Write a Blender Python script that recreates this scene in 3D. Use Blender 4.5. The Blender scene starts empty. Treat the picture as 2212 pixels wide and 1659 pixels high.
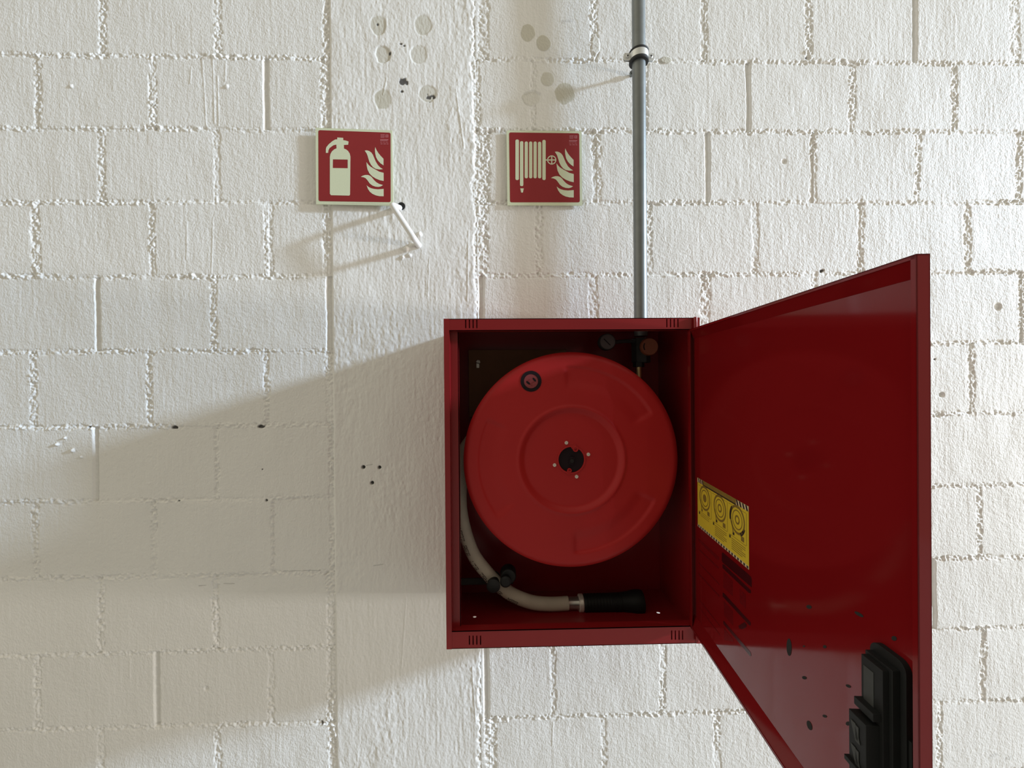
import bpy, bmesh, math, random
import numpy as np
from mathutils import Vector, Matrix

# ------------------------------------------------------------------ camera / light / exposure
S = bpy.context.scene
COL = S.collection
ZO = 2.39                      # height of the top visible block course above the floor
F_PX, CX, CY = 870.3, 1106.0, 829.5
CAM = Vector((-0.0257, -1.1015, -0.8901 + ZO))
YAW, PITCH, ROLL = math.radians(1.311), math.radians(-0.178), math.radians(-0.473)
def cam_axes():
    cy, sy, cp, sp = math.cos(YAW), math.sin(YAW), math.cos(PITCH), math.sin(PITCH)
    fwd = Vector((sy*cp, cy*cp, sp)); right = Vector((cy, -sy, 0)); up = right.cross(fwd)
    c, s = math.cos(ROLL), math.sin(ROLL)
    return c*right + s*up, -s*right + c*up, fwd
RT, UP, FW = cam_axes()
cd = bpy.data.cameras.new('camera'); cam = bpy.data.objects.new('camera', cd); COL.objects.link(cam)
cd.sensor_fit = 'HORIZONTAL'; cd.sensor_width = 36.0; cd.lens = 36.0*F_PX/2212.0
cd.clip_start = 0.02; cd.clip_end = 100
m = Matrix((( RT.x, UP.x, -FW.x, CAM.x), (RT.y, UP.y, -FW.y, CAM.y), (RT.z, UP.z, -FW.z, CAM.z), (0, 0, 0, 1)))
cam.matrix_world = m
S.camera = cam
S.view_settings.view_transform = 'Standard'; S.view_settings.look = 'None'
S.view_settings.gamma = 1.0; S.view_settings.use_curve_mapping = False
S.view_settings.exposure = 0.08
S.cycles.use_denoising = True
S.cycles.max_bounces = 8

W = bpy.data.worlds.new('room_light'); S.world = W; W.use_nodes = True
# dim hall: ambient shaped by direction, darkest straight across, brighter to sides and overhead
nt = W.node_tree; bg = nt.nodes['Background']
tc_ = nt.nodes.new('ShaderNodeTexCoord'); sx_ = nt.nodes.new('ShaderNodeSeparateXYZ'); nt.links.new(tc_.outputs['Generated'], sx_.inputs[0])
mr = nt.nodes.new('ShaderNodeMapRange'); mr.inputs['From Min'].default_value = -1.0; mr.inputs['From Max'].default_value = -0.2
mr.inputs['To Min'].default_value = 0.15; mr.inputs['To Max'].default_value = 0.95; nt.links.new(sx_.outputs[1], mr.inputs['Value'])
nt.links.new(mr.outputs[0], bg.inputs[1])
bg.inputs[0].default_value = (1.0, 0.93, 0.75, 1)

def area(name, loc, target, sx, sy, power, color):
    l = bpy.data.lights.new(name, 'AREA'); l.shape = 'RECTANGLE'; l.size = sx; l.size_y = sy
    l.energy = power; l.color = color
    o = bpy.data.objects.new(name, l); COL.objects.link(o)
    o.location = loc
    o.rotation_euler = (Vector(target) - Vector(loc)).to_track_quat('-Z', 'Y').to_euler()
    return o
# daylight from a high opening far to the right, skimming along the wall
area('daylight_opening', (20.0, -4.45, 5.3 + ZO), (0, 0, -0.9 + ZO), 1.4, 1.4, 6000, (0.63, 0.79, 1.0))
# warm light from a low, wide opening on the same side
area('low_opening', (6.0, -2.0, -1.42 + ZO), (-0.3, 0, -1.3 + ZO), 1.6, 0.35, 150, (1.0, 0.96, 0.90))

# ------------------------------------------------------------------ helpers
def at(px, py, y):
    """point on the plane at depth y (wall = 0, towards the room negative) seen at that pixel"""
    d = FW*F_PX + RT*(px - CX) - UP*(py - CY)
    return CAM + d*((y - CAM.y)/d.y)
def on_plane(px, py, p0, n):
    d = FW*F_PX + RT*(px - CX) - UP*(py - CY)
    return CAM + d*((p0 - CAM).dot(n)/d.dot(n))
def tag(o, label=None, cat=None, group=None, kind=None):
    if label: o['label'] = label
    if cat: o['category'] = cat
    if group: o['group'] = group
    if kind: o['kind'] = kind
    return o
def empty(name, loc, label, cat, group=None):
    o = bpy.data.objects.new(name, None); COL.objects.link(o); o.location = loc
    o.empty_display_size = 0.05
    return tag(o, label, cat, group)
def obj(name, bm, mats, parent=None, smooth=35.0, bevel=0.0, recalc=True):
    if recalc: bmesh.ops.recalc_face_normals(bm, faces=bm.faces)
    me = bpy.data.meshes.new(name); bm.to_mesh(me); bm.free()
    for mm in (mats if isinstance(mats, (list, tuple)) else [mats]): me.materials.append(mm)
    if smooth:
        me.shade_smooth(); me.set_sharp_from_angle(angle=math.radians(smooth))
    o = bpy.data.objects.new(name, me); COL.objects.link(o)
    if parent is not None:
        o.parent = parent
        o.matrix_parent_inverse = Matrix.Translation(parent_loc(parent)).inverted()
    if bevel:
        b = o.modifiers.new('bevel', 'BEVEL'); b.width = bevel; b.segments = 2; b.limit_method = 'ANGLE'
        b.angle_limit = math.radians(40); b.harden_normals = False
    return o
def parent_loc(o):
    v = Vector(o.location)
    # meshes are stored in world coordinates, so only the root Empty's offset matters
    while o.parent is not None:
        o = o.parent; v = Vector(o.location) if o.type == 'EMPTY' else v
    return v if o.type == 'EMPTY' else Vector((0, 0, 0))
def set_parent(o, parent, root):
    o.parent = parent
def B(): return bmesh.new()
def box(bm, lo, hi, mi=0, M=None):
    vs = []
    for x in (lo[0], hi[0]):
        for y in (lo[1], hi[1]):
            for z in (lo[2], hi[2]):
                v = Vector((x, y, z)); vs.append(bm.verts.new(M @ v if M else v))
    for f in ((0,1,3,2),(4,6,7,5),(0,4,5,1),(2,3,7,6),(0,2,6,4),(1,5,7,3)):
        bm.faces.new([vs[i] for i in f]).material_index = mi
def lathe(bm, prof, p0, ax, n=48, mi=0, cap0=True, cap1=True):
    """profile of (radius, distance along ax) turned about the axis from p0"""
    ax = Vector(ax).normalized(); p0 = Vector(p0)
    a = ax.orthogonal().normalized(); b = ax.cross(a)
    rings = []
    for r, h in prof:
        rings.append([bm.verts.new(p0 + ax*h + (a*math.cos(t) + b*math.sin(t))*r)
                      for t in (2*math.pi*i/n for i in range(n))])
    for k in range(len(rings)-1):
        for i in range(n):
            j = (i+1) % n
            bm.faces.new((rings[k][i], rings[k][j], rings[k+1][j], rings[k+1][i])).material_index = mi
    if cap0: bm.faces.new(rings[0][::-1]).material_index = mi
    if cap1: bm.faces.new(rings[-1]).material_index = mi
def catmull(pts, n=10):
    P = [Vector(p) for p in pts]; P = [P[0]*2 - P[1]] + P + [P[-1]*2 - P[-2]]; out = []
    for i in range(1, len(P)-2):
        for k in range(n):
            t = k/n; a, b, c, d = P[i-1], P[i], P[i+1], P[i+2]
            out.append(0.5*((2*b) + (c-a)*t + (2*a-5*b+4*c-d)*t*t + (3*b-a-3*c+d)*t**3))
    out.append(P[-2]); return out
def frames(path):
    T = [(path[min(i+1, len(path)-1)] - path[max(i-1, 0)]).normalized() for i in range(len(path))]
    N = [T[0].orthogonal().normalized()]
    for i in range(1, len(path)):
        v = N[-1] - T[i]*N[-1].dot(T[i]); N.append(v.normalized())
    return T, N
def tube(bm, path, r, n=16, mi=0, caps=True):
    T, N = frames(path); rings = []
    for i, p in enumerate(path):
        b = T[i].cross(N[i]); rr = r[i] if isinstance(r, (list, tuple)) else r
        rings.append([bm.verts.new(p + (N[i]*math.cos(2*math.pi*k/n) + b*math.sin(2*math.pi*k/n))*rr) for k in range(n)])
    for a, c in zip(rings, rings[1:]):
        for k in range(n):
            j = (k+1) % n; bm.faces.new((a[k], a[j], c[j], c[k])).material_index = mi
    if caps:
        bm.faces.new(rings[0][::-1]).material_index = mi; bm.faces.new(rings[-1]).material_index = mi
def plate(bm, loops, thick, mi=0):
    """flat sheet from 3-D loops (first outer, rest holes), thickened along the vector thick"""
    edges = []
    for lp in loops:
        vs = [bm.verts.new(Vector(p)) for p in lp]
        for i in range(len(vs)): edges.append(bm.edges.new((vs[i], vs[(i+1) % len(vs)])))
    if len(loops) == 1:
        fs = [bm.faces.new([e.verts[0] for e in edges])]
    else:
        r = bmesh.ops.triangle_fill(bm, edges=edges, use_beauty=True)
        fs = [g for g in r['geom'] if isinstance(g, bmesh.types.BMFace)]
    for f in fs: f.material_index = mi
    if thick is not None:
        r = bmesh.ops.extrude_face_region(bm, geom=fs)
        vs = [g for g in r['geom'] if isinstance(g, bmesh.types.BMVert)]
        bmesh.ops.translate(bm, verts=vs, vec=Vector(thick))
        for f in r['geom']:
            if isinstance(f, bmesh.types.BMFace): f.material_index = mi
        for v in vs:
            for f in v.link_faces: f.material_index = mi
def rrect(x0, y0, x1, y1, r, n=5):
    out = []
    for cx, cy, a0 in ((x1-r, y0+r, -90), (x1-r, y1-r, 0), (x0+r, y1-r, 90), (x0+r, y0+r, 180)):
        for k in range(n+1):
            a = math.radians(a0 + 90*k/n); out.append((cx + r*math.cos(a), cy + r*math.sin(a)))
    return out
def circle2(cx, cy, rx, ry=None, n=24, a0=0, a1=360):
    ry = rx if ry is None else ry
    full = abs(a1-a0) >= 360
    return [(cx + rx*math.cos(math.radians(a0+(a1-a0)*k/(n if full else n-1))), cy + ry*math.sin(math.radians(a0+(a1-a0)*k/(n if full else n-1)))) for k in range(n)]

# ------------------------------------------------------------------ materials
def mat(name, color, rough=0.5, metal=0.0, spec=0.5, bump=None, vary=None, coat=0.0, coat_rough=0.05):
    m_ = bpy.data.materials.new(name); m_.use_nodes = True
    nt = m_.node_tree; p = nt.nodes['Principled BSDF']
    p.inputs['Base Color'].default_value = (*color, 1); p.inputs['Roughness'].default_value = rough
    p.inputs['Metallic'].default_value = metal; p.inputs['Specular IOR Level'].default_value = spec
    p.inputs['Coat Weight'].default_value = coat; p.inputs['Coat Roughness'].default_value = coat_rough
    tc = nt.nodes.new('ShaderNodeTexCoord')
    if vary:
        sc, amt = vary
        nz = nt.nodes.new('ShaderNodeTexNoise'); nz.inputs['Scale'].default_value = sc; nz.inputs['Detail'].default_value = 4
        nt.links.new(tc.outputs['Object'], nz.inputs['Vector'])
        mx = nt.nodes.new('ShaderNodeMix'); mx.data_type = 'RGBA'
        mx.inputs[6].default_value = (*[c*(1-amt) for c in color], 1); mx.inputs[7].default_value = (*[min(1, c*(1+amt)) for c in color], 1)
        nt.links.new(nz.outputs[0], mx.inputs[0]); nt.links.new(mx.outputs[2], p.inputs['Base Color'])
    if bump:
        sc, st, dist = bump
        nz = nt.nodes.new('ShaderNodeTexNoise'); nz.inputs['Scale'].default_value = sc; nz.inputs['Detail'].default_value = 3
        nt.links.new(tc.outputs['Object'], nz.inputs['Vector'])
        bp = nt.nodes.new('ShaderNodeBump'); bp.inputs['Strength'].default_value = st; bp.inputs['Distance'].default_value = dist
        nt.links.new(nz.outputs[0], bp.inputs['Height']); nt.links.new(bp.outputs[0], p.inputs['Normal'])
    return m_
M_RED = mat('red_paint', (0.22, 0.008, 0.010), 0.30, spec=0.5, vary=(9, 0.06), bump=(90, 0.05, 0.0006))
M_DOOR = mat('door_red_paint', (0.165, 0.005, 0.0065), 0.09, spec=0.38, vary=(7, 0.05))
M_REEL = mat('red_plastic', (0.40, 0.013, 0.013), 0.45, spec=0.3, vary=(12, 0.05), bump=(160, 0.06, 0.0006))
M_BLACK = mat('black_plastic', (0.007, 0.0075, 0.0075), 0.6, spec=0.3, vary=(40, 0.3))
M_HUB = mat('hub_black', (0.013, 0.006, 0.008), 0.7, spec=0.2, vary=(40, 0.3))
M_RUBBER = mat('black_rubber', (0.012, 0.012, 0.012), 0.6, vary=(60, 0.3))
M_GREYBLK = mat('grey_black_plastic', (0.045, 0.047, 0.046), 0.6, spec=0.3, vary=(50, 0.3))
M_GALV = mat('galvanised_steel', (0.20, 0.215, 0.215), 0.42, metal=0.6, vary=(45, 0.18), bump=(220, 0.1, 0.0006))
M_ZINC = mat('zinc_plate', (0.72, 0.73, 0.72), 0.35, metal=0.7, vary=(80, 0.1))
M_SCREW = mat('zinc_screw', (0.80, 0.74, 0.66), 0.35, metal=0.5, vary=(120, 0.15))
M_ALU = mat('aluminium', (0.50, 0.47, 0.43), 0.3, metal=0.85, vary=(90, 0.1))
M_BRASS = mat('brass', (0.55, 0.40, 0.20), 0.3, metal=0.9, vary=(90, 0.1))
M_HOSE = mat('hose_rubber', (0.52, 0.45, 0.36), 0.7, vary=(35, 0.12), bump=(500, 0.2, 0.0006))
M_INK = mat('faded_ink', (0.14, 0.11, 0.09), 0.7, vary=(200, 0.4))
M_ORANGE = mat('orange_plastic', (0.21, 0.06, 0.028), 0.5, vary=(60, 0.1))
M_GLASS = mat('gauge_glass', (0.12, 0.10, 0.10), 0.3, vary=(80, 0.1))
M_BROWN = mat('brown_board', (0.16, 0.075, 0.035), 0.8, vary=(30, 0.15))
M_SIGNRED = mat('sign_red', (0.26, 0.012, 0.016), 0.45, vary=(60, 0.05))
M_GLOW = mat('photoluminescent_cream', (0.66, 0.70, 0.50), 0.5, vary=(400, 0.10))
M_PINK = mat('small_print_pink', (0.50, 0.16, 0.18), 0.5, vary=(400, 0.1))
M_YELLOW = mat('label_yellow', (0.62, 0.46, 0.03), 0.55, vary=(60, 0.06))
M_LABELINK = mat('label_ink', (0.20, 0.13, 0.02), 0.6, vary=(100, 0.2))
M_LABELBLK = mat('label_black', (0.015, 0.010, 0.010), 0.6, vary=(100, 0.2))
M_CREAM = mat('label_cream', (0.62, 0.50, 0.30), 0.55, vary=(100, 0.08))
M_DARKPRINT = mat('dark_red_print', (0.045, 0.004, 0.006), 0.25, vary=(60, 0.2))
M_DARKPRINT2 = mat('faint_red_print', (0.13, 0.005, 0.007), 0.15, vary=(60, 0.2))
M_WHITE = mat('white_gloss_paint', (0.80, 0.79, 0.76), 0.3, vary=(60, 0.05), bump=(120, 0.2, 0.001))
M_HOLE = mat('dark_hole', (0.01, 0.009, 0.008), 0.9, vary=(100, 0.2))
M_FLOOR = mat('grey_concrete', (0.30, 0.28, 0.25), 0.7, vary=(6, 0.15), bump=(40, 0.2, 0.002))

def wall_material(name, scale_a, dist_a, stretch):
    m_ = bpy.data.materials.new(name); m_.use_nodes = True; nt = m_.node_tree
    p = nt.nodes['Principled BSDF']; p.inputs['Roughness'].default_value = 0.55
    p.inputs['Specular IOR Level'].default_value = 0.35
    tc = nt.nodes.new('ShaderNodeTexCoord')
    def noise(sc, det, vec):
        n_ = nt.nodes.new('ShaderNodeTexNoise'); n_.inputs['Scale'].default_value = sc; n_.inputs['Detail'].default_value = det
        nt.links.new(vec, n_.inputs['Vector']); return n_.outputs[0]
    def mixc(fac, a, b):
        x = nt.nodes.new('ShaderNodeMix'); x.data_type = 'RGBA'
        for s_, v in ((0, fac), (6, a), (7, b)):
            if isinstance(v, bpy.types.NodeSocket): nt.links.new(v, x.inputs[s_])
            else: x.inputs[s_].default_value = v
        return x.outputs[2]
    def attr(n_):
        a = nt.nodes.new('ShaderNodeAttribute'); a.attribute_name = n_; return a.outputs['Fac']
    base = mixc(noise(5, 4, tc.outputs['Object']), (0.79, 0.775, 0.74, 1), (0.83, 0.815, 0.785, 1))
    c = mixc(attr('filler'), base, (0.60, 0.575, 0.49, 1))
    c = mixc(attr('chip'), c, (0.10, 0.095, 0.09, 1))
    nt.links.new(c, p.inputs['Base Color'])
    mp = nt.nodes.new('ShaderNodeMapping'); mp.inputs['Scale'].default_value = stretch
    nt.links.new(tc.outputs['Object'], mp.inputs['Vector'])
    b1 = nt.nodes.new('ShaderNodeBump'); b1.inputs['Strength'].default_value = 1.0; b1.inputs['Distance'].default_value = dist_a
    nt.links.new(noise(scale_a, 3, mp.outputs[0]), b1.inputs['Height'])
    nt.links.new(b1.outputs[0], p.inputs['Normal'])
    return m_
M_BLOCK = wall_material('white_painted_block', 230, 0.0013, (1, 1, 0.75))
M_COLUMN = wall_material('white_painted_concrete', 150, 0.0013, (1, 1, 0.5))

# ------------------------------------------------------------------ block wall as a relief mesh
rng = np.random.default_rng(7)
def sstep(a, b, x):
    t = np.clip((x-a)/(b-a), 0, 1); return t*t*(3-2*t)
def vnoise(X, Z, sx, sz, seed):
    r = np.random.default_rng(seed)
    u = (X - X[0])/sx; v = (Z - Z[0])/sz
    iu = np.floor(u).astype(int); iv = np.floor(v).astype(int)
    G = r.random((iv.max()+2, iu.max()+2)).astype(np.float32)*2 - 1
    fu = (u-iu).astype(np.float32); fv = (v-iv).astype(np.float32)
    fu = fu*fu*(3-2*fu); fv = fv*fv*(3-2*fv)
    A = G[iv][:, iu]*(1-fu) + G[iv][:, iu+1]*fu
    Bb = G[iv+1][:, iu]*(1-fu) + G[iv+1][:, iu+1]*fu
    return A*(1-fv)[:, None] + Bb*fv[:, None]
STEP = 0.0016
xf0, xf1, zf0, zf1 = -1.50, 1.50, -2.02, 0.24
XS = np.concatenate([np.arange(-3.2, xf0, 0.02), np.arange(xf0, xf1, STEP), np.arange(xf1, 3.4, 0.02)])
ZS = np.concatenate([np.arange(-2.39, zf0, 0.02), np.arange(zf0, zf1, STEP), np.arange(zf1, 1.0, 0.02)])
def wx(px, py): return at(px, py, 0).x
def wz(px, py): return at(px, py, 0).z - ZO
COURSES = [
 [(0, 117), (700, 126), (1457, 132), (2166, 138)], [(7, 277), (217, 278), (1444, 284), (2125, 286), (2203, 288)],
 [(7, 437), (217, 437), (1424, 437), (2186, 438)], [(7, 597), (217, 599), (1424, 594), (2125, 588)],
 [(7, 762), (217, 758), (650, 759), (2050, 741)], [(7, 924), (500, 920), (2050, 894)],
 [(20, 1085), (500, 1079), (2050, 1049)], [(7, 1251), (134, 1249), (2050, 1206)],
 [(7, 1418), (640, 1400), (1190, 1392), (2050, 1358)], [(7, 1578), (640, 1562), (1051, 1554), (1240, 1546), (1580, 1538), (2050, 1516)]]
ROWY = [60, 205, 358, 517, 678, 840, 1000, 1165, 1325, 1480, 1610]
# vertical joints of each row: (pixel x, width in mm, smooth groove 0/1)
JOINTS = [
 [(222, 17, 0), (470, 17, 0), (708, 20, 0), (1045, 24, 0), (1283, 18, 0), (1522, 16, 0), (1747, 17, 0), (1975, 12, 1), (2192, 26, 0)],
 [(82, 16, 0), (330, 15, 0), (575, 15, 1), (705, 22, 0), (1029, 20, 0), (1152, 13, 0), (1392, 16, 0), (1616, 12, 1), (1842, 15, 0), (2061, 14, 0)],
 [(220, 16, 0), (468, 14, 0), (712, 20, 0), (1043, 32, 0), (1289, 22, 0), (1528, 13, 1), (1757, 13, 0), (1982, 14, 0), (2203, 16, 0)],
 [(76, 20, 0), (330, 14, 0), (581, 18, 0), (707, 20, 0), (1044, 24, 0), (1164, 18, 0), (1402, 15, 0), (1632, 16, 0), (1859, 15, 0), (2089, 15, 0)],
 [(211, 14, 1), (462, 16, 0), (713, 18, 1), (1040, 15, 1), (1282, 20, 0), (1523, 22, 0), (1757, 14, 0), (1985, 14, 0), (2206, 12, 0)],
 [(71, 16, 0), (323, 15, 0), (576, 13, 0), (713, 20, 0), (1042, 18, 0), (1400, 16, 0), (1630, 16, 0), (1862, 16, 0), (2097, 14, 0)],
 [(207, 13, 1), (468, 10, 0), (716, 12, 0), (1045, 18, 0), (1285, 16, 0), (1525, 16, 0), (1760, 16, 0), (1990, 16, 0), (2222, 14, 0)],
 [(77, 17, 0), (333, 14, 0), (590, 8, 0), (717, 12, 0), (1045, 18, 0), (1400, 16, 0), (1630, 16, 0), (1870, 16, 0), (2115, 13, 0)],
 [(219, 16, 0), (466, 15, 0), (714, 17, 0), (1045, 18, 0), (1300, 16, 0), (1545, 16, 0), (1790, 16, 0), (2018, 12, 1)],
 [(82, 16, 0), (338, 15, 1), (585, 13, 0), (716, 20, 0), (1050, 15, 1), (1195, 12, 0), (1432, 14, 0), (1665, 14, 0), (1900, 14, 0), (2124, 13, 0)],
 [(219, 16, 0), (470, 15, 0), (720, 18, 0), (1060, 26, 0), (1304, 13, 0), (1550, 16, 0), (1790, 16, 0), (2030, 14, 0)]]
PL = [wx(719, y) for y in (5, 500, 830, 1320, 1645)]; PLX = sum(PL)/len(PL) + 0.001
PRX = wx(1036, 700) - 0.006

def build_wall():
    nz, nx = len(ZS), len(XS)
    X = XS.astype(np.float32); Z = ZS.astype(np.float32)
    e1 = vnoise(XS, ZS, 0.014, 0.014, 1); e2 = vnoise(XS, ZS, 0.006, 0.006, 2)
    g1 = vnoise(XS, ZS, 0.0085, 0.0075, 3); g2 = vnoise(XS, ZS, 0.0038, 0.0038, 4); g3 = vnoise(XS, ZS, 0.0055, 0.0050, 14); big = vnoise(XS, ZS, 0.16, 0.16, 5)
    mid = vnoise(XS, ZS, 0.05, 0.07, 6); drip = vnoise(XS, ZS, 0.006, 0.05, 8)
    amt = vnoise(XS, ZS, 0.09, 0.09, 9)                              # how rough the mortar is along its run
    H = 0.0012*big + 0.0007*mid + 0.00022*drip + 0.00025*g1 + 0.00012*g2
    # course lines
    cz = []
    for c in COURSES:
        cx = np.array([wx(*p) for p in c]); cc = np.array([wz(*p) for p in c])
        cz.append(np.interp(XS, cx, cc).astype(np.float32))
    cz = [cz[0] + 0.2*k for k in (4, 3, 2, 1)] + cz + [cz[-1] - 0.2*k for k in (1, 2)]
    rowj = [JOINTS[k % 2] for k in (0, 1, 0, 1)] + JOINTS + [JOINTS[9], JOINTS[10]]
    rowy = [60, 205, 60, 205] + ROWY + [1480, 1610]
    zz = Z[:, None]
    m_h = np.zeros((nz, nx), np.float32); m_v = np.zeros((nz, nx), np.float32); m_s = np.zeros((nz, nx), np.float32)
    for c in cz:
        d = np.abs(zz - c[None, :] - 0.0015*mid)
        m_h = np.maximum(m_h, 1 - sstep(0.0050, 0.0085, d + 0.0028*e1 + 0.0015*e2))
    # which row each cell belongs to
    for k in range(len(cz)+1):
        up = cz[k-1] if k > 0 else np.full(nx, 9, np.float32)
        dn = cz[k] if k < len(cz) else np.full(nx, -9, np.float32)
        inrow = (zz <= up[None, :]) & (zz > dn[None, :])
        js = rowj[min(k, len(rowj)-1)]; yy = rowy[min(k, len(rowy)-1)]
        xs = [(wx(px, yy), w, s) for px, w, s in js]
        a = xs[-1][0]; b = xs[0][0]
        for q in range(1, 6): xs += [(a + 0.3*q, 15, 0), (b - 0.3*q, 15, 0)]
        for xj, w, s in xs:
            i0, i1 = np.searchsorted(XS, (xj-0.05, xj+0.05))
            if i1 <= i0: continue
            r = random.Random(int(xj*1000) + k); tilt = r.uniform(-0.012, 0.012)
            d = np.abs(X[None, i0:i1] - xj - tilt*(zz - up.mean()*0 - zz.mean())*0 - 0.002*mid[:, i0:i1])
            hw = w*0.00062
            if s:
                mk = 1 - sstep(hw*0.45, hw*1.05, d + 0.001*e1[:, i0:i1])
                m_s[:, i0:i1] = np.maximum(m_s[:, i0:i1], mk*inrow[:, i0:i1])
            else:
                mk = 1 - sstep(hw*0.75, hw*1.2, d + 0.0032*e1[:, i0:i1] + 0.001*e2[:, i0:i1])
                m_v[:, i0:i1] = np.maximum(m_v[:, i0:i1], mk*inrow[:, i0:i1])
        # each block sits a little differently
        xb = sorted(x for x, w, s in xs); ids = np.searchsorted(np.array(xb), XS)
        off = np.random.default_rng(100+k).uniform(-0.0010, 0.0010, len(xb)+1)
        H += np.where(inrow, off[ids][None, :], 0).astype(np.float32)
    col = ((X > PLX) & (X < PRX))[None, :]
    m_h = np.where(col, 0, m_h)
    rough = 0.7 + 0.6*amt
    grain = np.clip(0.0015*g1 + 0.0017*g3 + 0.0011*g2, -0.0026, 0.0026)
    H += m_h*(-0.0004 + rough*1.15*grain)
    H += m_v*(-0.0011 + rough*1.1*grain)
    H += m_s*(-0.0055 + 0.0004*g1)
    # trowelled concrete column
    lump = vnoise(XS, ZS, 0.012, 0.030, 11); lump2 = vnoise(XS, ZS, 0.006, 0.010, 12); where = vnoise(XS, ZS, 0.11, 0.20, 13)
    Hc = 0.0025 + 0.0015*big + 0.0007*mid + (0.22 + 0.78*np.clip(where*1.8+0.1, 0, 1))*(0.0006*lump + 0.0006*lump2) + 0.0003*drip + 0.0002*g2
    # smoother band hidden behind years of paint
    nearl = sstep(0, 0.004, X - PLX)[None, :]; nearr = sstep(0, 0.012, PRX - X + 0.0)[None, :]
    H = np.where(col, np.maximum(Hc, 0)*np.minimum(nearl, 1) + 0*nearr, H)
    keep = sstep(-0.004, 0.006, PRX - 0.004 - X[None, :] + 0.006*e1 + 0.003*e2 + 0.004*mid)
    H = np.where(col & (X[None, :] > PRX - 0.03), H*keep + (1-keep)*(-0.0010 + grain*0.9), H)
    filler = np.zeros((nz, nx), np.float32); chip = np.zeros((nz, nx), np.float32)
    def local(px, py, rad):
        cx_, cz_ = wx(px, py), wz(px, py)
        i0, i1 = np.searchsorted(XS, (cx_-rad, cx_+rad)); j0, j1 = np.searchsorted(ZS, (cz_-rad, cz_+rad))
        return cx_, cz_, slice(j0, j1), slice(i0, i1)
    # round patches of filler
    for px, py, rx, ry, a in ((818, 56, 17, 22, .8), (914, 56, 18, 22, .75), (828, 120, 17, 19, .7), (904, 118, 18, 20, .55),
                              (827, 216, 18, 22, 1), (924, 203, 18, 19, .7), (1141, 71, 16, 21, 1), (1174, 94, 16, 18, 1),
                              (1183, 171, 15, 17, .8), (1221, 202, 22, 24, 1), (1148, 213, 20, 16, .45), (1440, 130, 13, 8, .9), (1287, 97, 9, 20, .35)):
        cx_, cz_, J, I = local(px, py, 0.045)
        d = np.hypot((X[None, I]-cx_)/(rx/790), (Z[J, None]-cz_)/(ry/790)) + 0.10*e1[J, I]
        mk = (1 - sstep(0.90, 1.02, d))
        filler[J, I] = np.maximum(filler[J, I], mk*a)
        rim = np.exp(-((d-1.0)/0.07)**2)
        H[J, I] = H[J, I]*(1-0.8*mk) + mk*(0.0008) - 0.0004*rim
    # chipped dark spots and drilled holes: (px, py, rx, ry, raggedness, depth m)
    for px, py, rx, ry, rag, dep in ((872, 178, 11, 9, .9, .001), (869, 199, 4, 3, .3, .001), (930, 213, 9, 9, 1.0, .001), (866, 97, 4, 3, .4, .001), (874, 101, 3, 2, .4, .001), (843, 117, 3, 4, .4, .001), (816, 54, 3, 3, .3, .001),
                                (785, 1009, 4.2, 4.2, .1, .010), (820, 1009.5, 3.8, 3.8, .1, .010), (804, 1043, 4, 4, .1, .010),
                                (563, 921.5, 9, 4.5, .3, .006), (375, 924, 9, 4, .5, .005), (192, 922, 4, 2, .4, .004), (387, 1082, 4, 2, .5, .003), (576, 1081, 3, 3, .3, .004), (566, 1014, 1.6, 1.6, .1, .003),
                                (1776, 585, 5, 4, .6, .004), (1742, 125, 4, 4, .5, .004), (696, 1561, 3, 5, .3, .004), (2020, 776, 2.5, 2, .3, .003)):
        cx_, cz_, J, I = local(px, py, 0.03)
        d = np.hypot((X[None, I]-cx_)/(rx/790), (Z[J, None]-cz_)/(ry/790)) + rag*0.8*e2[J, I] + 0.25*rag
        mk = 1 - sstep(0.75, 1.1, d)
        chip[J, I] = np.maximum(chip[J, I], mk); H[J, I] -= dep*mk
    # shallow unpainted knocks in the blocks on the right
    for px, py, r_, dep in ((2034, 853, 6, .006), (2027, 897, 7, .006), (1694, 348, 6, .003), (445, 1488, 6, .003), (2157, 663, 9, .004)):
        cx_, cz_, J, I = local(px, py, 0.03)
        d = np.hypot(X[None, I]-cx_, Z[J, None]-cz_)/(r_/790) + 0.2*e1[J, I]
        H[J, I] -= dep*(1 - sstep(0.5, 1.1, d))
    # blobs of paint standing proud
    for px, py, r_, hh in ((123, 960, 5, .006), (141, 946, 4, .005), (158, 973, 5, .006), (175, 987, 4, .004), (154, 187, 5, .003), (490, 187, 5, .003), (893, 530, 8, .006), (878, 540, 7, .006), (907, 508, 7, .006), (884, 552, 6, .004), (870, 556, 6, .004)):
        cx_, cz_, J, I = local(px, py, 0.03)
        d = np.hypot(X[None, I]-cx_, Z[J, None]-cz_)/(r_/790) + 0.3*e2[J, I]
        H[J, I] += hh*(1 - sstep(0.2, 1.0, d))
    # runs of paint and pencil strokes
    def seg(x0, y0, x1, y1, wmm, hh=0.0, ink=0.0):
        ax, az, bx, bz = wx(x0, y0), wz(x0, y0), wx(x1, y1), wz(x1, y1)
        i0, i1 = np.searchsorted(XS, (min(ax, bx)-.01, max(ax, bx)+.01)); j0, j1 = np.searchsorted(ZS, (min(az, bz)-.01, max(az, bz)+.01))
        xx = X[None, i0:i1]; zz_ = Z[j0:j1, None]
        L2 = (bx-ax)**2 + (bz-az)**2
        t = np.clip(((xx-ax)*(bx-ax) + (zz_-az)*(bz-az))/L2, 0, 1)
        d = np.hypot(xx-ax-t*(bx-ax), zz_-az-t*(bz-az))
        mk = 1 - sstep(wmm*0.0003, wmm*0.001, d)
        if hh: H[j0:j1, i0:i1] += hh*mk
        if ink: chip[j0:j1, i0:i1] = np.maximum(chip[j0:j1, i0:i1], mk*ink)
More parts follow.
